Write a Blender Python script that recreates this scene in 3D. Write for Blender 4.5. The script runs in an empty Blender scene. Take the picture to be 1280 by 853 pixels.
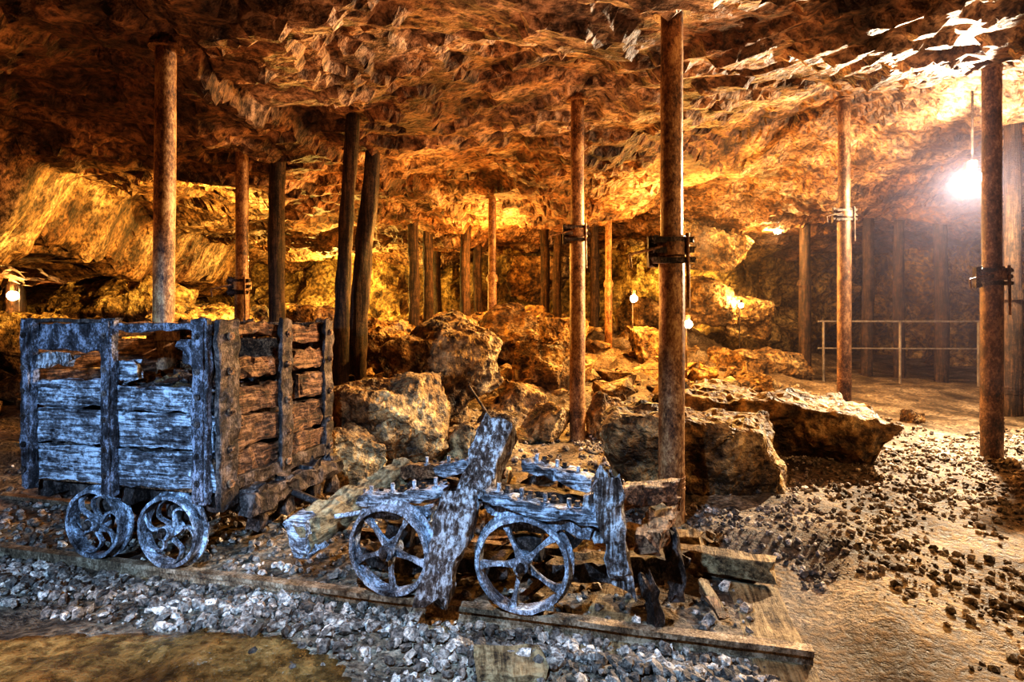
import bpy, math, random
from mathutils import Vector, Matrix, noise, Euler
import bmesh
random.seed(7)
scene = bpy.context.scene
scene.view_settings.view_transform = 'Standard'
for lk in ('High Contrast', 'Medium High Contrast'):
    try:
        scene.view_settings.look = lk; break
    except Exception as e:
        print('LOOK', e)
scene.view_settings.exposure = 0.32

# ------------------------------------------------------------ materials
def new_mat(name):
    m = bpy.data.materials.new(name); m.use_nodes = True
    nt = m.node_tree; b = nt.nodes['Principled BSDF']
    return m, nt, b

def ramp(nt, src, stops):
    r = nt.nodes.new('ShaderNodeValToRGB')
    cr = r.color_ramp
    while len(cr.elements) < len(stops): cr.elements.new(0.5)
    for e, (p, c) in zip(cr.elements, stops):
        e.position = p; e.color = (c[0], c[1], c[2], 1)
    nt.links.new(src, r.inputs['Fac']); return r.outputs['Color']

def noise_n(nt, vec, scale, detail=8, rough=0.6, dist=0.0):
    n = nt.nodes.new('ShaderNodeTexNoise')
    n.inputs['Scale'].default_value = scale; n.inputs['Detail'].default_value = detail
    n.inputs['Roughness'].default_value = rough; n.inputs['Distortion'].default_value = dist
    nt.links.new(vec, n.inputs['Vector']); return n.outputs['Fac']

def mapping(nt, scale=(1,1,1)):
    tc = nt.nodes.new('ShaderNodeTexCoord'); mp = nt.nodes.new('ShaderNodeMapping')
    mp.inputs['Scale'].default_value = scale
    nt.links.new(tc.outputs['Object'], mp.inputs['Vector']); return mp.outputs['Vector']

def math_n(nt, op, a, b):
    n = nt.nodes.new('ShaderNodeMath'); n.operation = op
    for i, v in enumerate((a, b)):
        if isinstance(v, (int, float)): n.inputs[i].default_value = v
        else: nt.links.new(v, n.inputs[i])
    return n.outputs[0]

def mixc(nt, fac, a, b, mode='MIX'):
    n = nt.nodes.new('ShaderNodeMix'); n.data_type = 'RGBA'; n.blend_type = mode
    for s, v in ((n.inputs[0], fac), (n.inputs[6], a), (n.inputs[7], b)):
        if isinstance(v, (int, float)): s.default_value = v
        elif isinstance(v, tuple): s.default_value = (v[0], v[1], v[2], 1)
        else: nt.links.new(v, s)
    return n.outputs[2]

def bump(nt, b, h, strength, dist):
    n = nt.nodes.new('ShaderNodeBump')
    n.inputs['Strength'].default_value = strength; n.inputs['Distance'].default_value = dist
    nt.links.new(h, n.inputs['Height']); nt.links.new(n.outputs['Normal'], b.inputs['Normal'])

def rock_mat(name, dark, mid, light, sc=2.0, bd=0.06, rough=(0.45, 0.9), island=False, fine=18, vec=(1,1,1), spec=.5, spk=.9, nr=.66):
    m, nt, b = new_mat(name)
    v = mapping(nt, vec)
    n1 = noise_n(nt, v, sc, 6, nr)
    n2 = noise_n(nt, v, fine, 4, 0.7)
    col = ramp(nt, n1, [(0.36, dark), (0.5, mid), (0.64, light)])
    sk = ramp(nt, n2, [(0.38, (0.16, 0.14, 0.13)), (0.5, (.75, .72, .7)), (0.6, (1.4, 1.35, 1.3))])
    col = mixc(nt, spk, col, sk, 'MULTIPLY')
    if island:
        g = nt.nodes.new('ShaderNodeNewGeometry')
        isl = ramp(nt, g.outputs['Random Per Island'], [(0, (0.3, 0.28, 0.26)), (0.6, (0.85, 0.82, 0.8)), (1, (1.7, 1.7, 1.7))])
        col = mixc(nt, 1.0, col, isl, 'MULTIPLY')
    nt.links.new(col, b.inputs['Base Color'])
    h = math_n(nt, 'ADD', math_n(nt, 'MULTIPLY', n1, 1.5), math_n(nt, 'MULTIPLY', n2, 0.7))
    bump(nt, b, h, 1.0, bd)
    rr = nt.nodes.new('ShaderNodeMapRange'); rr.inputs['From Min'].default_value = .35; rr.inputs['From Max'].default_value = .65
    rr.inputs['To Min'].default_value = rough[0]; rr.inputs['To Max'].default_value = rough[1]
    nt.links.new(n2, rr.inputs['Value']); nt.links.new(rr.outputs['Result'], b.inputs['Roughness'])
    b.inputs['Specular IOR Level'].default_value = spec
    return m

def ceiling_mat():
    m, nt, b = new_mat('ceiling_rock')
    v = mapping(nt, (1, 1.35, 1))
    big = noise_n(nt, v, .55, 3, .6); mid = noise_n(nt, v, 2.4, 5, .62); fin = noise_n(nt, v, 15, 4, .68)
    col = ramp(nt, big, [(0.38, (.12, .058, .028)), (0.5, (.27, .155, .08)), (0.62, (.44, .31, .22))])
    col = mixc(nt, .85, col, ramp(nt, mid, [(.38, (.16,.13,.12)), (.5, (.8,.77,.75)), (.60, (1.4,1.35,1.3))]), 'MULTIPLY')
    col = mixc(nt, .85, col, ramp(nt, fin, [(.39, (.15,.13,.12)), (.5, (.85,.83,.8)), (.6, (1.45,1.45,1.4))]), 'MULTIPLY')  # low spots darkened in the colour to deepen the shadows between ridges
    nt.links.new(col, b.inputs['Base Color'])
    h = math_n(nt, 'ADD', math_n(nt, 'MULTIPLY', fin, .5), math_n(nt, 'MULTIPLY', mid, .8))
    bump(nt, b, h, 1.0, .07)
    b.inputs['Roughness'].default_value = .6; b.inputs['Specular IOR Level'].default_value = .4
    return m

def wood_mat(name, dark, mid, light, axis=0, sc=1.0, rough=.7):
    m, nt, b = new_mat(name)
    s = [26*sc, 26*sc, 26*sc]; s[axis] = 1.8*sc
    v = mapping(nt, tuple(s)); v2 = mapping(nt, (1, 1, 1))
    n1 = noise_n(nt, v, 2.2, 6, 0.75, 0.3); n2 = noise_n(nt, v2, 8, 7, 0.75); n3 = noise_n(nt, v2, 60, 3, .7)
    f = math_n(nt, 'ADD', math_n(nt, 'MULTIPLY', n1, 0.5), math_n(nt, 'MULTIPLY', n2, 0.35))
    f = math_n(nt, 'ADD', f, math_n(nt, 'MULTIPLY', n3, 0.15))
    col = ramp(nt, f, [(0.42, dark), (0.49, mid), (0.57, light)])
    nt.links.new(col, b.inputs['Base Color'])
    bump(nt, b, f, 1.0, 0.045)
    b.inputs['Roughness'].default_value = rough
    return m

def rust_mat(name, dark, mid, light, sc=9, rough=0.6, met=0.3, bd=.02):
    m, nt, b = new_mat(name)
    v = mapping(nt, (1, 1, .6))
    n1 = noise_n(nt, v, sc, 7, 0.75, 0.0); n2 = noise_n(nt, v, sc*9, 4, 0.75)
    f = math_n(nt, 'ADD', math_n(nt, 'MULTIPLY', n1, 0.6), math_n(nt, 'MULTIPLY', n2, 0.4))
    nt.links.new(ramp(nt, f, [(0.41, dark), (0.5, mid), (0.58, light)]), b.inputs['Base Color'])
    bump(nt, b, f, 1.0, bd)
    b.inputs['Roughness'].default_value = rough; b.inputs['Metallic'].default_value = met
    return m

M_ceil = ceiling_mat()
M_wall = rock_mat('wall_rock', (.07, .04, .015), (.32, .21, .08), (.66, .50, .24), 1.3, .12, (.5, .9), fine=10)
M_floor = rock_mat('earth_floor', (.06, .042, .026), (.22, .165, .105), (.44, .355, .25), 1.8, .04, (.5, .95), fine=30)
M_boul = rock_mat('boulder_rock', (.04, .022, .010), (.26, .16, .065), (.62, .46, .23), 2.4, .08, (.45, .9), fine=12)
M_grav = rock_mat('gravel_stone', (.13, .105, .08), (.36, .31, .25), (.66, .60, .52), 5, .015, (.4, .9), island=True, fine=60)
M_mud = rock_mat('wet_mud', (.06, .032, .010), (.16, .09, .028), (.28, .17, .06), 3.0, .03, (.16, .40), fine=18, spk=.7)
M_wood = wood_mat('weathered_wood', (.018, .012, .010), (.15, .135, .13), (.78, .82, .86), 0, rough=.42)
M_woodv = wood_mat('weathered_wood_upright', (.020, .011, .008), (.15, .105, .08), (.74, .73, .72), 2, rough=.42)
M_woodb = wood_mat('brown_wood', (.012, .007, .004), (.11, .050, .022), (.48, .27, .14), 1, rough=.5)
M_sleep = wood_mat('sleeper_wood', (.05, .03, .015), (.28, .185, .085), (.55, .40, .21), 1, .6)
M_prop = wood_mat('old_timber', (.006, .004, .003), (.035, .019, .010), (.13, .072, .036), 2, .6)
M_iron = rust_mat('corroded_iron', (.03, .022, .02), (.24, .23, .23), (.80, .86, .94), 14, .36, .15)
M_strap = rust_mat('strap_iron', (.012, .009, .009), (.07, .058, .055), (.38, .38, .42), 16, .4, .25)
M_idark = rust_mat('dark_iron', (.010, .007, .006), (.045, .03, .022), (.20, .15, .12), 12, .5, .3)
M_rust = rust_mat('rusty_steel', (.05, .022, .010), (.28, .14, .058), (.54, .35, .17), 7, .45, .15, .012)
M_rustd = rust_mat('dark_rusty_steel', (.02, .010, .006), (.12, .058, .028), (.32, .19, .10), 7, .45, .15, .012)
M_rail = rust_mat('rail_steel', (.06, .035, .02), (.26, .175, .10), (.55, .42, .28), 10, .5, .2)
M_pipe = rust_mat('painted_pipe', (.12, .10, .08), (.24, .2, .17), (.36, .32, .28), 10, .5, .0)

# ------------------------------------------------------------ mesh builder
class MB:
    def __init__(s): s.v = []; s.f = []; s.m = []; s.mats = []; s.sm = []
    def mi(s, mat):
        if mat not in s.mats: s.mats.append(mat)
        return s.mats.index(mat)
    def add(s, vs, fs, mat, smooth=False):
        o = len(s.v); k = s.mi(mat)
        s.v += [tuple(p) for p in vs]
        for f in fs: s.f.append(tuple(i+o for i in f)); s.m.append(k); s.sm.append(smooth)
    def build(s, name, loc=(0,0,0), rz=0.0, parent=None):
        me = bpy.data.meshes.new(name); me.from_pydata(s.v, [], s.f)
        for m in s.mats: me.materials.append(m)
        me.polygons.foreach_set('material_index', s.m)
        me.polygons.foreach_set('use_smooth', s.sm); me.update()
        ob = bpy.data.objects.new(name, me); scene.collection.objects.link(ob)
        ob.location = loc; ob.rotation_euler = (0, 0, rz)
        if parent: ob.parent = parent
        return ob

def frame(p0, p1, up=(0,0,1)):
    d = (Vector(p1)-Vector(p0)); L = d.length; d.normalize()
    up = Vector(up)
    if abs(d.dot(up)) > .98: up = Vector((0, 1, 0))
    a = up.cross(d).normalized(); b = d.cross(a).normalized()
    return d, a, b, L

def beam(mb, p0, p1, w, h, mat, seg=.05, rough=.006, rag=.015, up=(0,0,1), seed=None, taper=1.0):
    """rough-hewn rectangular timber/bar: w sideways, h upward"""
    d, a, b, L = frame(p0, p1, up); n = max(2, int(L/seg)); p0 = Vector(p0)
    sd = random.random()*50 if seed is None else seed
    pr = []
    for k in range(4):
        cs = [(-1,-1),(1,-1),(1,1),(-1,1)]; c0 = cs[k]; c1 = cs[(k+1) % 4]
        for t in (0.06, .35, .65, .94): pr.append((c0[0]*(1-t)+c1[0]*t, c0[1]*(1-t)+c1[1]*t))
    K = len(pr); vs = []
    for i in range(n+1):
        t = i/n; sc = 1+(taper-1)*t
        for j, (x, y) in enumerate(pr):
            q = p0 + d*(L*t) + a*(x*w/2*sc) + b*(y*h/2*sc)
            nv = noise.noise_vector(q*18+Vector((sd,0,0))) * rough*1.2 + noise.noise_vector(q*5+Vector((sd,3,0)))*rough*1.2
            q = q+nv
            if i in (0, n): q += d*(noise.noise((a*x*w+b*y*h)*25+Vector((sd,i,0)))*rag*2)
            vs.append(q)
    fs = [(i*K+j, i*K+(j+1) % K, (i+1)*K+(j+1) % K, (i+1)*K+j) for i in range(n) for j in range(K)]
    fs.append(tuple(reversed(range(K)))); fs.append(tuple(n*K+j for j in range(K)))
    mb.add(vs, fs, mat)

def tube(mb, p0, p1, r0, r1, mat, K=16, n=1, rough=0.0, smooth=True, seed=0.0, bend=0.0):
    d, a, b, L = frame(p0, p1); p0 = Vector(p0); vs = []
    for i in range(n+1):
        t = i/n; r = r0+(r1-r0)*t
        off = a*(bend*math.sin(t*math.pi*1.3+seed))
        for j in range(K):
            an = 2*math.pi*j/K; u = a*math.cos(an)+b*math.sin(an)
            rr = r
            if rough: rr += rough*(noise.noise(Vector((u.x*2+seed, u.y*2, L*t*2.5))) + .6*noise.noise(Vector((u.x*6+seed, u.y*6, L*t*8))))
            vs.append(p0+d*(L*t)+off+u*rr)
    fs = [(i*K+j, i*K+(j+1) % K, (i+1)*K+(j+1) % K, (i+1)*K+j) for i in range(n) for j in range(K)]
    mb.add(vs, fs, mat, smooth)
    mb.add(vs[:K], [tuple(reversed(range(K)))], mat); mb.add(vs[-K:], [tuple(range(K))], mat)

def lathe_y(mb, c, prof, mat, K=40, tilt=None, rough=0.0):
    vs = []; n = len(prof)
    for j in range(K):
        an = 2*math.pi*j/K
        for (r, y) in prof:
            p = Vector((r*math.cos(an), y, r*math.sin(an)))
            p += noise.noise_vector(p*30+Vector(c)*9)*rough
            if tilt: p = tilt @ p
            vs.append(Vector(c)+p)
    fs = [(j*n+i, j*n+(i+1) % n, ((j+1) % K)*n+(i+1) % n, ((j+1) % K)*n+i) for j in range(K) for i in range(n)]
    mb.add(vs, fs, mat, False)

def wheel(mb, c, R, mat, mdark, spokes=6, ph=0.0, side=-1, curved=False, tilt=None, w=1.0):
    s = side
    lathe_y(mb, c, [(R, s*.03), (R, -s*.02), (R+.018, -s*.026), (R+.018, -s*.038), (R-.018, -s*.038), (R-.018, s*.03)], mat, 52, tilt, .004)
    lathe_y(mb, c, [(.034, s*.05), (.040, -s*.05), (.012, -s*.05), (.012, s*.05)], mat, 18, tilt, .004)
    lathe_y(mb, c, [(.017, s*.07), (.017, s*.0), (.001, s*.0), (.001, s*.075)], mdark, 10, tilt)
    for k in range(spokes):
        an = ph+2*math.pi*k/spokes; N = 7; vs = []; pr = [(-1,-1),(1,-1),(1,1),(-1,1)]
        cv = (random.uniform(.35,.8) if curved else random.uniform(-.06,.06))
        for i in range(N+1):
            t = i/N; r = .025+(R-.040)*t; aa = an+cv*math.sin(t*math.pi)
            wd = (.008+.012*abs(2*t-1)**2.2)*w
            rad = Vector((math.cos(aa), 0, math.sin(aa))); tan = Vector((-math.sin(aa), 0, math.cos(aa)))
            for (x, y) in pr:
                p = rad*r + tan*x*wd + Vector((0, y*.011, 0)) + noise.noise_vector((rad*r)*40)*.003
                if tilt: p = tilt @ p
                vs.append(Vector(c)+p)
        fs = [(i*4+j, i*4+(j+1) % 4, (i+1)*4+(j+1) % 4, (i+1)*4+j) for i in range(N) for j in range(4)]
        mb.add(vs, fs, mat)

def bolt(mb, p, mat, h=.05, r=.011, ax=(0,0,1)):
    p = Vector(p); ax = Vector(ax)
    tube(mb, p, p+ax*h, r, r, mat, 8)
    tube(mb, p, p+ax*.014, r*2.1, r*2.1, mat, 6, smooth=False)

# ------------------------------------------------------------ terrain functions
def idw(pts, x, y, p=3.0):
    sw = 0; sz = 0
    for (a, b, z) in pts:
        w = 1.0/((a-x)**2+(b-y)**2+.12)**(p/2); sw += w; sz += w*z
    return sz/sw
def sst(e0, e1, t):
    t = max(0, min(1, (t-e0)/(e1-e0))); return t*t*(3-2*t)

FP = [(0,2.5,0),(-2,2.5,0),(-3,3.6,0),(1,3.5,0),(2,2.2,0),(4,3,0),(0,1,0),(-3,1,0),(4,1,0),(4.4,5.2,0),(4.4,7.3,.06),(6,11.5,0),
      (.66,5.74,.02),(-.3,9.3,.45),(-1.6,6.0,.5),(-1.9,4.6,.15),(-1.9,10.7,1.05),(-.8,11.5,1.3),(.8,12.3,1.2),(1.8,10.5,.66),
      (2.6,8.8,.3),(3,7.5,.1),(-4,8,.8),(-7,9,1.0),(-5,5,.25),(-7,14,1.3),(3.5,14,1.2),(6.5,14,.3),(9,12,0),(8,8,0),(-.5,7.5,.55),(.4,7.2,.4),
      (0,-2,0),(-6,0,0),(6,0,0),(0,4.2,0),(1.2,4.6,0),(-.5,4.6,.05),(7,5,0)]
TOPS = [(.98,3.49,3.14),(.66,5.74,3.47),(-.33,9.5,3.28),(4.41,5.23,3.64),(4.4,7.4,4.15),(6.1,11.85,3.28),(-2.37,3.85,3.10),(-2.8,5.9,3.03),
      (-1.55,5.5,3.22),(-1.55,6.25,3.10),(-1.87,10.7,3.05),(-.97,11.6,3.1),(1.78,10.5,3.09)]
CP = list(TOPS)+[(0,0,3.1),(4,0,3.6),(0,18,3.0),(8,16,3.2),(-4,3,3.1),
      (-3,0,3.1),(8,6,3.9),(-6,9,3.15),(-7,14,3.1),(3,2.5,3.4),(2.5,7,3.7),(9,11,3.3),(3.5,9.5,3.4)]
def gz(x, y):
    z = idw(FP, x, y)
    s = x*.970-(y-2.45)*.242; d = x*.242+(y-2.45)*.970
    bed = sst(-.35, -.15, d)*(1-sst(.95, 1.2, d))*(1-sst(1.3, 1.6, s))
    n = .10*noise.fractal(Vector((x*.9, y*.9, 3)), 1, 2, 4)+.045*noise.fractal(Vector((x*4, y*4, 7)), .8, 2, 4)
    amp = .45+1.6*sst(0, .6, z)
    return z+n*amp*(1-.8*bed)-.075*bed
def cz(x, y, cp=None):
    z = idw(cp or CP, x, y)
    e = x-(-5.5-(y-6.1)*.19)+.5*noise.noise(Vector((x*.5, y*.5, 9)))+.15*noise.noise(Vector((x*2, y*2, 9)))
    z -= .85*(1-sst(-.30, .30, e))
    e2 = x-(-2.07+(y-5.26)*.2)+.35*noise.noise(Vector((x*.9, y*.9, 5)))
    z -= .16*(1-sst(-.05, .05, e2))*sst(2.5, 4, y)
    wx = x+.25*noise.noise(Vector((x*1.1, y*1.1, 31))); wy = y+.25*noise.noise(Vector((x*1.1, y*1.1, 47)))
    f = noise.fractal(Vector((wx*.4, wy*.55, 1)), .9, 2.1, 5)
    q = f*5; fl = math.floor(q); z += .085*(fl+sst(.38, .62, q-fl))
    dd, _ = noise.voronoi(Vector((wx*1.7, wy*2.8, 2.2)))
    z += .08*(.5-dd[0])
    dd, _ = noise.voronoi(Vector((x*4.2, y*6.0, 5.2)))
    z += .032*(.5-dd[0])
    z += .020*noise.fractal(Vector((x*5, y*6, 4)), .6, 2.2, 4)
    return z
for it in range(4):
    for k in range(len(TOPS)):
        x, y, t = TOPS[k]; r = t-cz(x, y); CP[k] = (x, y, CP[k][2]+r)

def heightfield(name, xs, ys, fn, mat, flip=False, jit=0.0, smooth=True):
    nx, ny = len(xs), len(ys); rj = random.Random(4); vs = []
    for j, y in enumerate(ys):
        for i, x in enumerate(xs):
            dx = (xs[min(i+1, nx-1)]-x)*jit*rj.uniform(-1, 1); dy = (ys[min(j+1, ny-1)]-y)*jit*rj.uniform(-1, 1)
            vs.append((x+dx, y+dy, fn(x+dx, y+dy)))
    fs = []
    for j in range(ny-1):
        for i in range(nx-1):
            a = j*nx+i; q = (a, a+1, a+nx+1, a+nx)
            if flip: q = tuple(reversed(q))
            if jit:
                if rj.random() < .5: fs += [(q[0], q[1], q[2]), (q[0], q[2], q[3])]
                else: fs += [(q[0], q[1], q[3]), (q[1], q[2], q[3])]
            else: fs.append(q)
    mb = MB(); mb.add(vs, fs, mat, smooth); return mb.build(name)

def lin(a, b, step):
    n = int((b-a)/step); return [a+(b-a)*i/n for i in range(n+1)]
XS = lin(-14, -6.5, .16)[:-1]+lin(-6.5, 7, .05)[:-1]+lin(7, 12.5, .16)
YSc = lin(-3, 2.0, .25)[:-1]+lin(2.0, 8, .045)[:-1]+lin(8, 21, .10)
YSf = lin(-3, 1.2, .25)[:-1]+lin(1.2, 6, .05)[:-1]+lin(6, 21, .12)
heightfield('ceiling', XS, YSc, cz, M_ceil, True, .38, False)
heightfield('floor', XS, YSf, gz, M_floor)

def wall(name, p0, p1, mat, z0=-.4, z1=4.6, step=.12, amp=.6, flip=False):
    p0 = Vector((p0[0], p0[1], 0)); p1 = Vector((p1[0], p1[1], 0)); L = (p1-p0).length; d = (p1-p0)/L
    nrm = Vector((-d.y, d.x, 0)); nu = int(L/step); nv = int((z1-z0)/step); vs = []
    for j in range(nv+1):
        for i in range(nu+1):
            p = p0+d*(L*i/nu)+Vector((0, 0, z0+(z1-z0)*j/nv))
            f = noise.fractal(p*.45, .9, 2, 6); q = f*4; fl = math.floor(q)
            vs.append(p+nrm*(amp*(f*.8+.25*(fl+sst(.35, .6, q-fl))))+Vector((0, 0, .1*noise.noise(p*2))))
    fs = [(j*(nu+1)+i, j*(nu+1)+i+1, (j+1)*(nu+1)+i+1, (j+1)*(nu+1)+i) for j in range(nv) for i in range(nu)]
    mb = MB(); mb.add(vs, fs, mat, False); return mb.build(name)
wb = wall('wall_back', (-14, 17.0), (6.5, 14.8), M_wall)
wall('wall_back_recess', (6.0, 14.6), (12.5, 19.5), M_wall)
wall('wall_left', (-12.8, -3), (-12.8, 20), M_wall, step=.2)
wall('wall_right', (10.8, -3), (10.8, 20), M_wall, step=.2)
wall('wall_rear', (-14, -2.7), (12.5, -2.7), M_wall, step=.3, amp=.3)

# ------------------------------------------------------------ boulders
def rock_geo(dim, seed, npts=16, sub=4, amp=.06, blk=.5):
    rnd = random.Random(seed); bm = bmesh.new()
    for _ in range(npts):
        v = Vector((rnd.gauss(0,1), rnd.gauss(0,1), rnd.gauss(0,1))).normalized()
        v = Vector([math.copysign(abs(c)**blk, c) for c in v])
        v *= rnd.uniform(.85, 1.1)
        bm.verts.new((v.x*.5, v.y*.5, v.z*.5))
    r = bmesh.ops.convex_hull(bm, input=bm.verts)
    bmesh.ops.delete(bm, geom=list(set(r['geom_interior']+r['geom_unused'])), context='VERTS')
    for k in range(3):
        lo = min(v.co[k] for v in bm.verts); hi = max(v.co[k] for v in bm.verts)
        for v in bm.verts: v.co[k] = (v.co[k]-(lo+hi)/2)/(hi-lo)*dim[k]
    bmesh.ops.dissolve_limit(bm, angle_limit=math.radians(14), verts=bm.verts, edges=bm.edges)
    bmesh.ops.bevel(bm, geom=list(bm.edges), offset=min(dim)*.022, segments=2, profile=.6, affect='EDGES')
    bmesh.ops.triangulate(bm, faces=bm.faces)
    for _ in range(sub):
        es = [e for e in bm.edges if e.calc_length() > max(dim)*.035]
        if not es: break
        bmesh.ops.subdivide_edges(bm, edges=es, cuts=1); bmesh.ops.triangulate(bm, faces=[f for f in bm.faces if len(f.verts) > 3])
    m = sum(dim)/3
    bm.normal_update()
    for v in bm.verts:
        p = v.co+Vector((seed*3.1, 0, 0)); f = noise.fractal(p*2.6/m, .8, 2, 6)
        q = f*3; fl = math.floor(q)
        v.co += v.normal*(amp*m*(f*.5+.28*(fl+sst(.4, .6, q-fl))))
    bm.verts.index_update()
    vs = [v.co.copy() for v in bm.verts]; fs = [tuple(v.index for v in f.verts) for f in bm.faces]; bm.free()
    return vs, fs
def boulder(loc, dim, rot=(0,0,0), seed=1, amp=.06, npts=14):
    vs, fs = rock_geo(dim, seed, npts, 5, amp); R = Euler(rot).to_matrix()
    mb = MB(); mb.add([R@v for v in vs], fs, M_boul, False)
    return mb.build('boulder', loc)
B = [((2.42,5.35,.22),(2.0,1.25,.75),(-.05,.10,-.62),11),
     ((1.42,4.35,.22),(1.45,.95,.72),(.05,.05,-.12),12),
     ((-1.02,4.75,.38),(1.0,.95,.95),(.2,.1,.3),13),
     ((-.78,6.0,.72),(1.15,1.1,1.0),(.1,-.3,.6),14),
     ((-.12,8.5,1.0),(1.05,.95,1.0),(.1,.2,.2),15),
     ((.42,7.2,.62),(.75,.8,.75),(.2,-.1,.9),16),
     ((-.62,7.4,.9),(.9,.8,.75),(0,.3,.1),17),
     ((.32,5.75,.22),(.42,.5,.42),(0,.3,1.1),18),
     ((.95,5.9,.22),(.38,.4,.5),(0,.2,.5),19),
     ((-1.25,4.15,.2),(.6,.5,.55),(0,.3,.5),20),
     ((-.35,4.95,.15),(.5,.45,.4),(.2,.3,.8),21),
     ((.10,6.5,.28),(.5,.5,.45),(.2,.3,.2),22),
     ((-1.7,7.2,.95),(1.1,.9,.7),(.2,.1,.2),23),
     ((-2.8,8.3,1.1),(1.3,1.0,.8),(.2,.1,1.2),24),
     ((-4.2,8.0,1.0),(1.5,1.2,.9),(.1,.1,.3),25),
     ((2.4,10.0,.75),(.9,.8,.7),(.1,.1,.3),26),
     ((4.2,12.4,1.5),(1.3,1.2,1.2),(.1,.3,.3),27),
     ((5.2,12.6,1.35),(1.2,1.1,1.0),(.1,.1,1.3),28),
     ((3.0,12.8,1.3),(1.2,1.1,.9),(.3,.1,.3),29),
     ((4.6,10.6,.35),(1.6,1.1,.7),(.1,.1,.3),30),
     ((-5.6,7.2,.8),(1.7,1.3,1.0),(.1,.1,.8),31),
     ((-6.5,9.5,1.4),(2.0,1.5,1.2),(.1,.2,.3),32),
     ((.9,10.5,1.0),(.9,.8,.7),(.1,.2,.3),33),
     ((4.65,6.6,.08),(.28,.22,.24),(.1,.2,.3),34),
     ((-.15,5.5,.18),(.36,.35,.36),(.1,.2,.3),35),
     ((3.6,8.6,.2),(.9,.6,.5),(.1,.2,.3),36),
     ((4.0,12.2,2.75),(2.1,1.2,1.1),(.1,.2,.1),37),
     ((.6,13.9,2.3),(1.6,1.2,1.2),(.1,.2,.1),38)]
for b in B: boulder(*b)

mb = MB(); rnd = random.Random(3)
protos = [rock_geo((1, rnd.uniform(.7,1), rnd.uniform(.5,.8)), 100+i, 12, 1, .08) for i in range(8)]
def put(mb, pr, loc, s, rnd, mat):
    R = Euler((rnd.uniform(-.4,.4), rnd.uniform(-.4,.4), rnd.uniform(0,6.3))).to_matrix()
    mb.add([R@(v*s)+Vector(loc) for v in pr[0]], pr[1], mat, False)
for i in range(600):
    x = rnd.uniform(-6, 4); y = rnd.uniform(4.0, 13)
    if y < 5.2 and x > .3: continue
    g = gz(x, y)
    if g < .08 and rnd.random() < .75: continue
    s = rnd.choice([.1,.14,.2,.25,.35,.45])*rnd.uniform(.7,1.1)
    put(mb, protos[i % 8], (x, y, g+s*.15), s, rnd, M_boul)
mb.build('rubble_pile')

def ico():
    bm = bmesh.new(); bmesh.ops.create_icosphere(bm, subdivisions=1, radius=.5)
    vs = [v.co.copy() for v in bm.verts]; fs = [tuple(v.index for v in f.verts) for f in bm.faces]; bm.free(); return vs, fs
iv, ifc = ico()
gp = []
for i in range(14):
    r = random.Random(i)
    sc = Vector((1, r.uniform(.6,1), r.uniform(.45,.8)))
    gp.append(([Vector((v.x*sc.x, v.y*sc.y, v.z*sc.z))*r.uniform(.7,1.3) for v in iv], ifc))
gm = MB(); rnd = random.Random(9); P0 = Vector((0, 2.45, 0)); U = Vector((.970,-.242,0)); V = Vector((.242,.970,0))
def in_mud(x, y):
    return ((x+1.55)/.95)**2+((y-1.96)/.30)**2+.5*noise.noise(Vector((x*3, y*3, 1)))+.25*noise.noise(Vector((x*9, y*9, 1))) < 1
def stone(x, y, s):
    if in_mud(x, y) and rnd.random() < .88: return
    pr = gp[rnd.randrange(14)]; R = Euler((rnd.uniform(-.7,.7), rnd.uniform(-.7,.7), rnd.uniform(0,6.3))).to_matrix()
    c = Vector((x, y, gz(x, y)+s*.22)); gm.add([R@(v*s)+c for v in pr[0]], pr[1], M_grav)
for i in range(6800):
    s = rnd.uniform(-3.6, 1.0); d = rnd.choice([rnd.uniform(-.50, -.04), rnd.uniform(.05, 1.3), rnd.uniform(-.35,-.04)])
    if s > -.3 and rnd.random() < .4: d = rnd.uniform(-.75, -.04)
    p = P0+U*s+V*d; sz = .014+.055*rnd.random()**2.3
    stone(p.x, p.y, sz)
for i in range(19000):
    x = rnd.uniform(.6, 5.8); y = rnd.uniform(1.9, 6.0)
    s = x*.970-(y-2.45)*.242; d = x*.242+(y-2.45)*.970
    if s < 1.3 and -.6 < d < .9: continue
    if noise.noise(Vector((x*1.1, y*1.1, 22)))+.5*noise.noise(Vector((x*3, y*3, 2))) < -.22+rnd.uniform(-.15,.25): continue
    stone(x, y, .009+.052*rnd.random()**3.2)
for i in range(3200):
    x = rnd.uniform(-4, 4.5); y = rnd.uniform(3.6, 9)
    stone(x, y, .02+.06*rnd.random()**2.5)
for i in range(500):
    stone(rnd.uniform(-1.2, .9), rnd.uniform(1.85, 2.2), .01+.04*rnd.random()**2)
gm.build('gravel')
N = 60; M = 34; vs = []; fs = []
for j in range(M):
    for i in range(N):
        x = -2.8+2.4*i/(N-1); y = 1.6+.75*j/(M-1)
        vs.append((x, y, gz(x, y)+(.010 if in_mud(x, y) else -.03)))
for j in range(M-1):
    for i in range(N-1):
        a = j*N+i; fs.append((a, a+1, a+N+1, a+N))
mb = MB(); mb.add(vs, fs, M_mud, True); mb.build('mud_patch')

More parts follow.
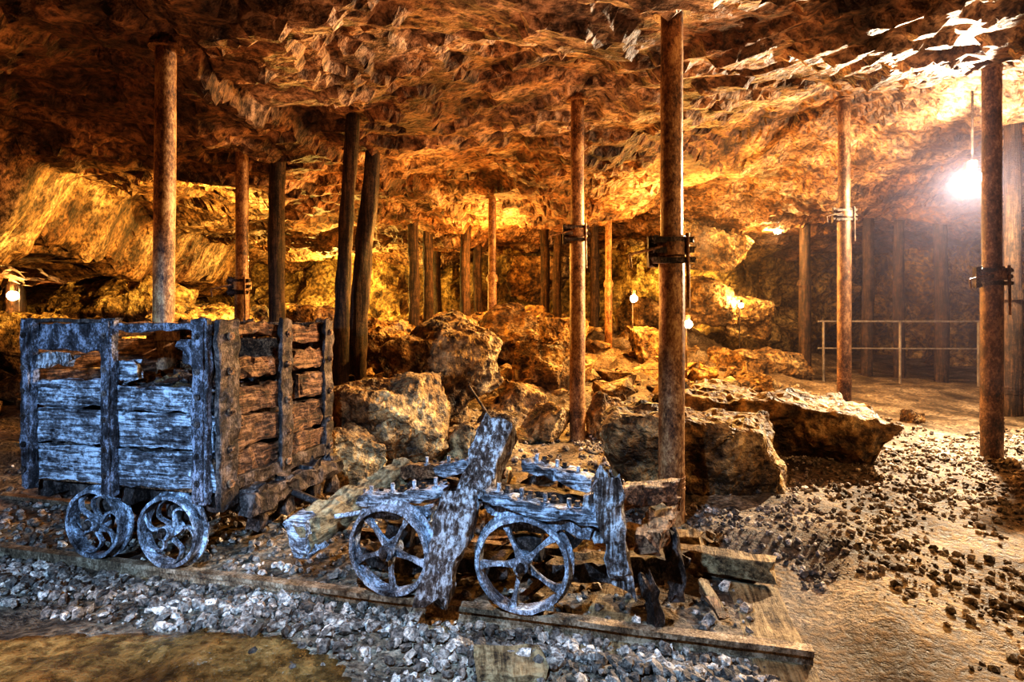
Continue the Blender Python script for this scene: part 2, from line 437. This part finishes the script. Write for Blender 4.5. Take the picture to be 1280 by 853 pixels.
# ------------------------------------------------------------ track
RZ = -math.atan2(.242, .970); OR = (0, 2.45, 0)
tr = MB()
def rail(y, x0, x1):
    n = 40; pr = [(-.04,-.085),(.04,-.085),(.04,-.072),(.010,-.06),(.010,-.03),(.026,-.022),(.026,0),(-.026,0),(-.026,-.022),(-.010,-.03),(-.010,-.06),(-.04,-.072)]
    K = len(pr); vs = []
    for i in range(n+1):
        x = x0+(x1-x0)*i/n
        for (a, b) in pr:
            q = Vector((x, y+a, b)); vs.append(q+noise.noise_vector(q*9)*.004)
    fs = [(i*K+j, i*K+(j+1) % K, (i+1)*K+(j+1) % K, (i+1)*K+j) for i in range(n) for j in range(K)]
    fs += [tuple(reversed(range(K))), tuple(n*K+j for j in range(K))]
    tr.add(vs, fs, M_rail)
rail(0, -4.6, 1.18); rail(.7, -4.6, 1.1)
for i, x in enumerate((-4.1, -3.35, -2.6, -1.85, -1.1, -.35, .4)):
    beam(tr, (x, -.32, -.10), (x+.02, 1.0, -.10), .20, .07, M_sleep, rough=.008)
beam(tr, (1.09, -.85, -.105), (1.06, .62, -.085), .23, .07, M_sleep, rough=.006)
beam(tr, (.62, .80, .0), (1.16, .62, .03), .11, .10, M_sleep, rough=.01, up=(0,0,1))
beam(tr, (.45, .95, .03), (.85, .86, .05), .12, .08, M_sleep, rough=.01)
tr.build('mine_railway_track', OR, RZ)
sl = MB(); beam(sl, (-.02, 0, 0), (.22, .0, 0), .20, .08, M_sleep, rough=.016)
o = sl.build('sleeper_offcut', (-.10, 2.03, gz(0, 2.02)-.005), .05)

# ------------------------------------------------------------ mine cart
c = MB(); X0, X1, Y0, Y1, ZB, ZT = -2.62, -1.47, -.05, .90, .41, 1.235
def hb(x0, x1, z, h, y=Y0, m=M_wood, r=.010): beam(c, (x0, y, z), (x1, y, z), .035, h, m, .03, r, .03)
hb(X0, X1, .505, .18); hb(X0, X1, .70, .175); hb(X0, -2.06, .865, .13, r=.013); hb(-2.06, X1, .86, .125, r=.013)
hb(X0, -2.1, 1.16, .14, r=.016, m=M_strap); hb(X0+.02, -2.35, 1.04, .07, r=.018, m=M_woodv); hb(-2.12, -1.93, 1.0, .10, r=.022)
hb(-2.08, X1, 1.215, .035, r=.010, m=M_strap); hb(-1.66, X1, 1.09, .13, r=.024, m=M_strap)
for z, h in ((.505,.19),(.70,.185),(.88,.16),(1.05,.16),(1.19,.09)):
    beam(c, (X0, Y1, z), (X1, Y1, z), .035, h, M_woodb, .06, .008)
    beam(c, (X0, Y0, z), (X0, Y1, z), .035, h, M_woodb, .06, .008)
for z, h, ya, yb in ((.49,.17,Y0,Y1),(.67,.165,Y0,Y1),(.84,.14,Y0,.52),(.85,.15,.6,Y1),(1.0,.09,Y0,.44),(1.02,.12,.56,Y1),(1.17,.10,.46,Y1),(1.20,.06,Y0,.44)):
    beam(c, (X1, ya, z), (X1, yb, z), .04, h, M_woodb, .03, .018, .03)
beam(c, ((X0+X1)/2, Y0, ZB+.01), ((X0+X1)/2, Y1, ZB+.01), X1-X0, .04, M_woodb, .1)
for x, w in ((X0+.02,.08),(-2.07,.08),(X1-.045,.09)):
    beam(c, (x, Y0-.035, .37), (x, Y0-.035, 1.25), w, .035, M_strap, .025, .007, .006, up=(0,1,0))
    beam(c, (x+.012, Y0-.058, .38), (x+.012, Y0-.058, 1.24), w*.4, .012, M_strap, .03, .005, .006, up=(0,1,0))
    for z in (.47,.6,.75,.88,1.0,1.17): bolt(c, (x, Y0-.055, z), M_idark, .02, .008, (0,-1,0))
    beam(c, (x, Y1+.03, .37), (x, Y1+.03, 1.25), w, .03, M_woodb, .08, .005, up=(0,1,0))
for y, w in ((Y0+.04,.13),(.44,.095),(Y1-.03,.09)):
    beam(c, (X1+.035, y, .33), (X1+.035, y, 1.25), .03, w, M_idark, .025, .010, .01, up=(0,1,0))
    for z in (.45,.62,.8,1.0,1.17): bolt(c, (X1+.05, y, z), M_woodb, .02, .01, (1,0,0))
beam(c, (X1+.03, Y0, .43), (X1+.03, Y1, .43), .03, .07, M_idark, .03, .008)
for y in (.1,.45,.85): beam(c, (X0-.03, y, .35), (X0-.03, y, 1.25), .03, .07, M_idark, .08, .004, up=(0,1,0))
beam(c, (X0, Y0-.01, 1.245), (-2.05, Y0-.01, 1.245), .05, .02, M_idark, .04, .006)
for y in (.12,.60): beam(c, (X0-.08, y, .34), (X1+.12, y, .34), .10, .11, M_idark, .05, .008)
for x in (X0+.05, -2.02, X1-.02): beam(c, (x, Y0+.02, .35), (x, Y1-.05, .35), .09, .08, M_idark, .05, .008)
beam(c, (X1+.10, .05, .33), (X1+.10, .85, .33), .09, .10, M_idark, .04, .015)
for yy in (.12,.35,.6,.8): beam(c, (X1+.10, yy, .40), (X1+.09, yy+.03, .12+.1*random.random()), .06, .07, M_idark, .04, .018, up=(0,1,0))
tube(c, (X1+.14, .37, .30), (X1+.36, .37, .24), .022, .018, M_idark, 8)
for x in (-2.25, -1.78):
    tube(c, (x, -.06, .19), (x, .76, .19), .022, .022, M_idark, 12)
    for y in (.10,.62):
        beam(c, (x-.09, y, .26), (x+.09, y, .26), .07, .10, M_idark, .03, .006)
        beam(c, (x-.04, y, .14), (x-.04, y, .30), .05, .03, M_idark, .05, .004, up=(0,1,0))
    wheel(c, (x, 0, .182), .180, M_iron, M_idark, 6, .3+x, -1, True, None, .75)
    wheel(c, (x, .7, .182), .180, M_idark, M_idark, 6, .3, 1, True)
rnd = random.Random(5)
for i in range(170):
    x = rnd.uniform(X0+.1, X1-.1); y = rnd.uniform(Y0+.1, Y1-.1); hh = .80+.14*math.sin((x-X0)*2.6)+.05*rnd.random()
    put(c, protos[i % 8], (x, y, hh-.06), rnd.uniform(.09,.17), rnd, M_idark if i % 3 else M_boul)
beam(c, ((X0+X1)/2, Y0+.05, .60), ((X0+X1)/2, Y1-.05, .60), X1-X0-.1, .34, M_idark, .1, .01)
c.build('mine_cart', OR, RZ)

# ------------------------------------------------------------ wagon chassis
t = MB(); R = .205
for x, ph, tl in ((-.57, .5, Euler((.03,0,-.08)).to_matrix()), (.046, .2, Euler((-.03,0,.04)).to_matrix())):
    wheel(t, (x, 0, R), R-.002, M_iron, M_idark, 5, ph+math.pi/6, -1, False, tl, 1.0)
    wheel(t, (x, .68, R), R-.002, M_idark, M_idark, 6, ph, 1, False)
    tube(t, (x, -.05, R), (x, .74, R), .024, .024, M_idark, 12)
    for y in (.11, .57):
        beam(t, (x-.06, y, R+.03), (x+.06, y, R+.03), .07, .11, M_idark, .03, .008)
        beam(t, (x-.15, y, R+.13), (x+.15, y, R+.13), .08, .05, M_iron if y < .3 else M_idark, .03, .012)
def sill(p0, p1, w, h, mat, nb=4):
    beam(t, p0, p1, w, h, mat, .025, .016, .02)
    p0, p1 = Vector(p0), Vector(p1)
    for i in range(nb):
        q = p0.lerp(p1, (i+.5)/nb); bolt(t, q+Vector((0, -.01, h/2-.01)), M_iron, .05, .010)
        bolt(t, q+Vector((.03, .03, h/2-.01)), M_idark, .03, .012)
sill((-.74, .05, .40), (-.34, .12, .46), .10, .05, M_wood, 4)
sill((-.74, .06, .34), (-.40, .10, .37), .09, .045, M_iron, 0)
sill((-.50, .42, .46), (-.16, .46, .54), .09, .06, M_wood, 3)
sill((-.12, .05, .475), (.40, .03, .405), .10, .05, M_wood, 5)
sill((-.12, .06, .415), (.34, .05, .35), .08, .045, M_iron, 0)
sill((-.02, .40, .53), (.50, .34, .42), .11, .06, M_wood, 5)
sill((-.78, .60, .40), (-.2, .60, .44), .09, .07, M_woodb, 2)
beam(t, (-.13, .30, .72), (-.20, .10, .44), .15, .15, M_woodv, .025, .014, .04, up=(0,-1,.6))
beam(t, (-.245, .05, .46), (-.30, -.14, .07), .15, .10, M_woodv, .025, .018, .05, up=(0,-1,.6), taper=.85)
beam(t, (.40, -.02, .60), (.46, -.02, .17), .11, .08, M_woodv, .025, .018, .05, up=(0,-1,0), taper=.8)
beam(t, (.34, .08, .50), (.39, .04, .32), .09, .06, M_woodv, .03, .018, .03, up=(0,-1,0))
beam(t, (.34, .16, .44), (.66, .42, .44), .09, .10, M_woodb, .03, .018, .03)
beam(t, (.56, .05, .30), (.66, .55, .34), .12, .09, M_woodb, .03, .018, .03)
beam(t, (.56, .02, .20), (.60, .05, -.03), .06, .05, M_idark, .03, .018, .03)
beam(t, (.66, .25, .30), (.70, .28, -.02), .07, .05, M_idark, .03, .018, .03)
beam(t, (.10, .30, .06), (.75, .42, .10), .14, .10, M_idark, .03, .018, .03)
beam(t, (-.9, .35, .02), (-.1, .30, .05), .14, .08, M_idark, .03, .018, .03)
beam(t, (-1.05, .02, .215), (-.80, .66, .37), .12, .15, M_sleep, .025, .020, .03)
beam(t, (-1.06, -.0, .20), (-1.03, .10, .225), .135, .165, M_wood, .02, .014, .02)
beam(t, (-.95, .45, .28), (-.5, .35, .30), .10, .09, M_woodb, .03, .014, .02)
tube(t, (-.9, .08, .30), (-.72, .12, .33), .012, .012, M_iron, 8)
beam(t, (-.35, .5, .33), (.4, .5, .33), .12, .10, M_idark, .04, .014, .03)
t.build('wagon_running_gear', OR, RZ)
pl = MB(); rnd = random.Random(21)
for i in range(30):
    x = rnd.uniform(-1.6, 1.0); y = rnd.uniform(.15, 1.15); a = rnd.uniform(0, 3.1); L = rnd.uniform(.08, .3)
    beam(pl, (x, y, -.04+rnd.random()*.03), (x+L*math.cos(a), y+L*math.sin(a), -.03+rnd.random()*.05), rnd.uniform(.03,.08), .02, M_sleep if i % 2 == 0 else M_woodb, .04, .008)
pl.build('splintered_planks', OR, RZ)

# ------------------------------------------------------------ props
def steel_prop(x, y, r=.075, collar=.5, hook=0, top=None, top_dx=0.0, lo=1.0, mat=M_rust, flip=False):
    z0 = gz(x, y)-.03; z1 = (cz(x, y) if top is None else top)+.05; zc = z0+(z1-z0)*collar
    m = MB(); q = lambda z: (top_dx*(z-z0)/(z1-z0), 0, z-z0)
    ra, rb = (r, r*.86) if not flip else (r*.86, r)
    tube(m, q(z0), q(zc), ra, ra, mat, 24, 14, .003); tube(m, q(zc), q(z1), rb, rb, mat, 24, 14, .003)
    H = z1-z0
    tube(m, q(zc-.03), q(zc+.05), r*1.28, r*1.28, mat, 24); tube(m, q(zc+.05), q(zc+.09), r*1.1, r*1.1, mat, 24)
    tube(m, q(z1-.07), q(z1-.05), r*1.45, r*1.45, mat, 12)
    for k in range(3): tube(m, q(z0+H*(.08+.01*k)), q(z0+H*(.085+.01*k)), r*1.05, r*1.05, mat, 20)
    if hook:
        zz = zc-z0; cx = q(zc)[0]
        for dz in (-.06, .0, .06): beam(m, (cx-r*1.7, -r*.9, zz+dz), (cx+r*1.4, -r*.9, zz+dz), .03, .035, M_idark, .04, .003)
        beam(m, (cx-r*1.5, 0, zz-.09), (cx-r*1.5, 0, zz+.09), .06, .05, M_idark, .04, .003, up=(0,1,0))
        tube(m, (cx-r, -r, zz+.02), (cx-r-.20, -r-.02, zz-.03), .009, .008, mat, 8)
        tube(m, (cx-r-.20, -r-.02, zz-.03), (cx-r-.19, -r-.02, zz-.11), .008, .008, mat, 8)
        tube(m, (cx+r*.9, -r*1.1, zz+.1), (cx+r*1.0, -r*1.1, zz-.35), .012, .010, mat, 8)
    return m.build('steel_prop', (x, y, z0))
steel_prop(.98, 3.49, .078, .53, 1, lo=1)
steel_prop(.66, 5.74, .078, .60, 1)
steel_prop(-.33, 9.5, .075, .5)
steel_prop(4.41, 5.23, .086, .45, 1, mat=M_rustd)
steel_prop(4.38, 7.5, .085, .62, 1, mat=M_rustd)
steel_prop(6.1, 11.85, .12, .6, mat=M_prop)
steel_prop(-2.37, 3.85, .076, .37, 0, top_dx=.03)
steel_prop(-2.80, 5.9, .072, .45, 1)
steel_prop(1.78, 10.5, .07, .5)
steel_prop(6.25, 7.1, .10, .4, mat=M_prop)

def timber_prop(x, y, r=.09, dx=0.0, dy=0.0, bend=.02, zt=None):
    z0 = gz(x, y)-.05; z1 = cz(x+dx, y+dy)+.06; m = MB(); sd = random.random()*20
    tube(m, (0, 0, 0), (dx, dy, z1-z0), r*1.05, r*.92, M_prop, 16, 40, r*.22, True, sd, bend)
    return m.build('timber_prop', (x, y, z0))
timber_prop(-2.53, 6.15, .085)
timber_prop(-1.66, 5.5, .07, .11, 0)
timber_prop(-1.68, 6.2, .095, .13, .05, .03)
for (x, y, r) in ((-1.87,10.7,.10),(-1.70,11.4,.10),(-1.83,14.0,.10),(-.97,11.6,.10),(-.75,12.9,.10),(.72,12.4,.10),(.95,12.0,.09),(1.75,12.2,.10),
                  (-9.6,11.0,.15)):
    timber_prop(x, y, r, random.uniform(-.05,.05), 0)
for (x, y, r) in ((7.5,12,.11),(7.9,11.6,.10),(8.6,11.4,.12),(9.2,12.2,.12),(8.4,9.6,.1)):
    timber_prop(x, y, r)
m = MB(); tube(m, (0,0,0), (-.36,-.35,.62), .014, .012, M_idark, 8); m.build('iron_bar', (-.02, 5.35, .05))

# ------------------------------------------------------------ handrail
m = MB()
tube(m, (5.7, 10.6, 1.22), (9.3, 10.3, 1.22), .02, .02, M_pipe, 10); tube(m, (5.7, 10.6, .72), (9.3, 10.3, .72), .015, .015, M_pipe, 10)
for x in (5.8, 7.15, 8.5): tube(m, (x, 10.6-(x-5.7)/12, -.05), (x, 10.6-(x-5.7)/12, 1.22), .022, .022, M_pipe, 10)
m.build('handrail')

# ------------------------------------------------------------ lamps
def emis(name, col, st):
    mm, nt, b = new_mat(name); b.inputs['Base Color'].default_value = (*col, 1)
    b.inputs['Emission Color'].default_value = (*col, 1); b.inputs['Emission Strength'].default_value = st; return mm
E1 = emis('lamp_glass', (1, .86, .62), 120); E2 = emis('small_lamp_glass', (1, .7, .35), 60)
def lamp(name, loc, r, power, col, em, lr=.05, off=(0,-.0,-.0), ceil=False):
    m = MB()
    bm = bmesh.new(); bmesh.ops.create_uvsphere(bm, u_segments=20, v_segments=12, radius=r)
    bm.verts.index_update()
    m.add([v.co.copy() for v in bm.verts], [tuple(v.index for v in f.verts) for f in bm.faces], em, True); bm.free()
    tube(m, (0,0,r*.8), (0,0,r*2.2), r*.5, r*.6, M_idark, 12)
    if ceil: tube(m, (0,0,r*2.1), (0,0,cz(loc[0], loc[1])-loc[2]+.03), .012, .012, M_idark, 8)
    else:
        tube(m, (0,.02,r*2.1), (.0,r*1.6,r*2.1), .012, .012, M_idark, 8)
        tube(m, (0,r*1.6,r*2.2), (0,r*1.6,gz(loc[0],loc[1]+r*1.6)-loc[2]-.03), .014, .014, M_idark, 8)
    m.build(name, loc)
    ld = bpy.data.lights.new(name+'_light', 'POINT'); ld.energy = power; ld.color = col; ld.shadow_soft_size = lr
    lo = bpy.data.objects.new(name+'_light', ld); lo.location = Vector(loc)+Vector(off); scene.collection.objects.link(lo)
WARM = (1, .47, .11); GOLD = (1, .58, .17); YEL = (1, .66, .18)
lamp('cave_lamp', (5.30, 6.55, 2.88), .09, 420, (1,.78,.52), E1, .04, (-.10,-.13,-.05), True)
lamp('cave_lamp', (5.32, 11.4, 3.05), .075, 100, GOLD, E1, .04, (-.05,.12,-.1), True)
lamp('cave_lamp', (2.12, 9.9, 1.62), .065, 110, WARM, E2, .03, (0,-.09,.0))
lamp('cave_lamp', (2.82, 9.1, 1.18), .065, 110, WARM, E2, .03, (0,-.09,.0))
lamp('cave_lamp', (4.75, 11.8, 1.55), .05, 60, GOLD, E2, .03, (0,.1,.1))
lamp('cave_lamp', (-9.3, 10.6, 1.70), .09, 60, WARM, E2, .04, (0,-.14,0))

def light(kind, loc, power, col, size=.1, target=None, angle=None, blend=.5):
    ld = bpy.data.lights.new('lighting', kind); ld.energy = power; ld.color = col
    if kind == 'AREA': ld.size = size
    else: ld.shadow_soft_size = size
    if angle: ld.spot_size = math.radians(angle); ld.spot_blend = blend
    o = bpy.data.objects.new('unseen_light', ld); o.location = loc; scene.collection.objects.link(o)  # bare unseen light, added without any lamp body
    if target is not None: o.rotation_euler = (Vector(target)-Vector(loc)).to_track_quat('-Z', 'Y').to_euler()
    return o
light('SPOT', (5.1, 6.4, 2.8), 1500, (1,.84,.64), .05, (2.6, 2.2, 0), 120, .5)  # added beside the right cave lamp to throw more light on the floor
light('SPOT', (-1.9, 7.0, 1.7), 1250, YEL, .06, (-6.4, 8.0, 2.6), 66, .4)
light('POINT', (-4.3, 13.8, 2.0), 420, YEL, .06)
light('POINT', (-3.2, 9.6, 2.2), 80, YEL, .06)
light('POINT', (-.2, 10.8, 2.35), 190, WARM, .06)
light('POINT', (2.9, 8.6, 2.45), 220, GOLD, .06)
light('SPOT', (1.5, 8.6, 2.7), 600, GOLD, .06, (-.6, 5.0, .3), 80, .5)
light('SPOT', (2.3, 6.3, 2.9), 480, GOLD, .06, (-.8, 5.6, .4), 60, .5)
light('POINT', (-1.15, 7.2, 2.1), 90, WARM, .06)
light('SPOT', (4.6, 13.4, 2.6), 300, YEL, .06, (4.2, 15, 2.2), 120, .5)
light('SPOT', (3.6, 1.2, 2.5), 170, (1,.68,.36), .05, (.6, 4.2, .3), 90, .8)  # added warm fill from the front for slabs and cart end
# unseen fills added to brighten the near roof, the last one the mud
light('SPOT', (2.2, 5.0, 2.2), 90, (1,.62,.34), .04, (-1.5, 3.6, 3.1), 120, .6)
light('SPOT', (.3, 3.9, .7), 75, (1,.56,.35), .05, (-.3, 3.6, 3.2), 150, .6)
light('SPOT', (-3.6, 3.6, 1.3), 45, (1,.48,.20), .05, (-3.2, 4.2, 3.2), 150, .6)
light('SPOT', (2.9, 3.3, .8), 60, (1,.66,.38), .05, (2.6, 3.6, 3.4), 150, .6)
light('SPOT', (-2.9, 1.1, 1.3), 80, (1,.58,.20), .05, (-1.5, 2.0, 0), 50, .5)
# photographer's cool flashes: one on the cart, one looking down on the running gear
light('SPOT', (-1.75, .55, 1.35), 330, (.32,.58,1), .035, (-2.05, 2.9, .45), 62, .5)
light('SPOT', (-.55, .85, 1.95), 300, (.34,.60,1), .035, (-.30, 2.45, .25), 72, .6)

# dusty air hanging in the right-hand gallery
m, nt, b = new_mat('dusty_air'); nt.nodes.remove(b)
vp = nt.nodes.new('ShaderNodeVolumePrincipled'); vp.inputs['Density'].default_value = .0045; vp.inputs['Anisotropy'].default_value = .45
vp.inputs['Color'].default_value = (.8, .74, 1.0, 1)
nt.links.new(vp.outputs[0], nt.nodes['Material Output'].inputs['Volume'])
mb = MB(); xa, xb, ya, yb, za, zb = 2.6, 9.8, 3.2, 12.8, .4, 3.9
mb.add([(xa,ya,za),(xb,ya,za),(xb,yb,za),(xa,yb,za),(xa,ya,zb),(xb,ya,zb),(xb,yb,zb),(xa,yb,zb)],
       [(0,3,2,1),(4,5,6,7),(0,1,5,4),(1,2,6,5),(2,3,7,6),(3,0,4,7)], m)
mb.build('dust_haze')

w = bpy.data.worlds.new('World'); scene.world = w; w.use_nodes = True
w.node_tree.nodes['Background'].inputs[0].default_value = (.30, .14, .10, 1); w.node_tree.nodes['Background'].inputs[1].default_value = .01

cam = bpy.data.cameras.new('Camera'); co = bpy.data.objects.new('Camera', cam); scene.collection.objects.link(co)
co.location = (0, 0, 1.25); co.rotation_euler = (math.radians(90), 0, 0); cam.lens = 20; cam.sensor_width = 36
cam.shift_y = -26.5/1280; cam.clip_start = .05
scene.camera = co
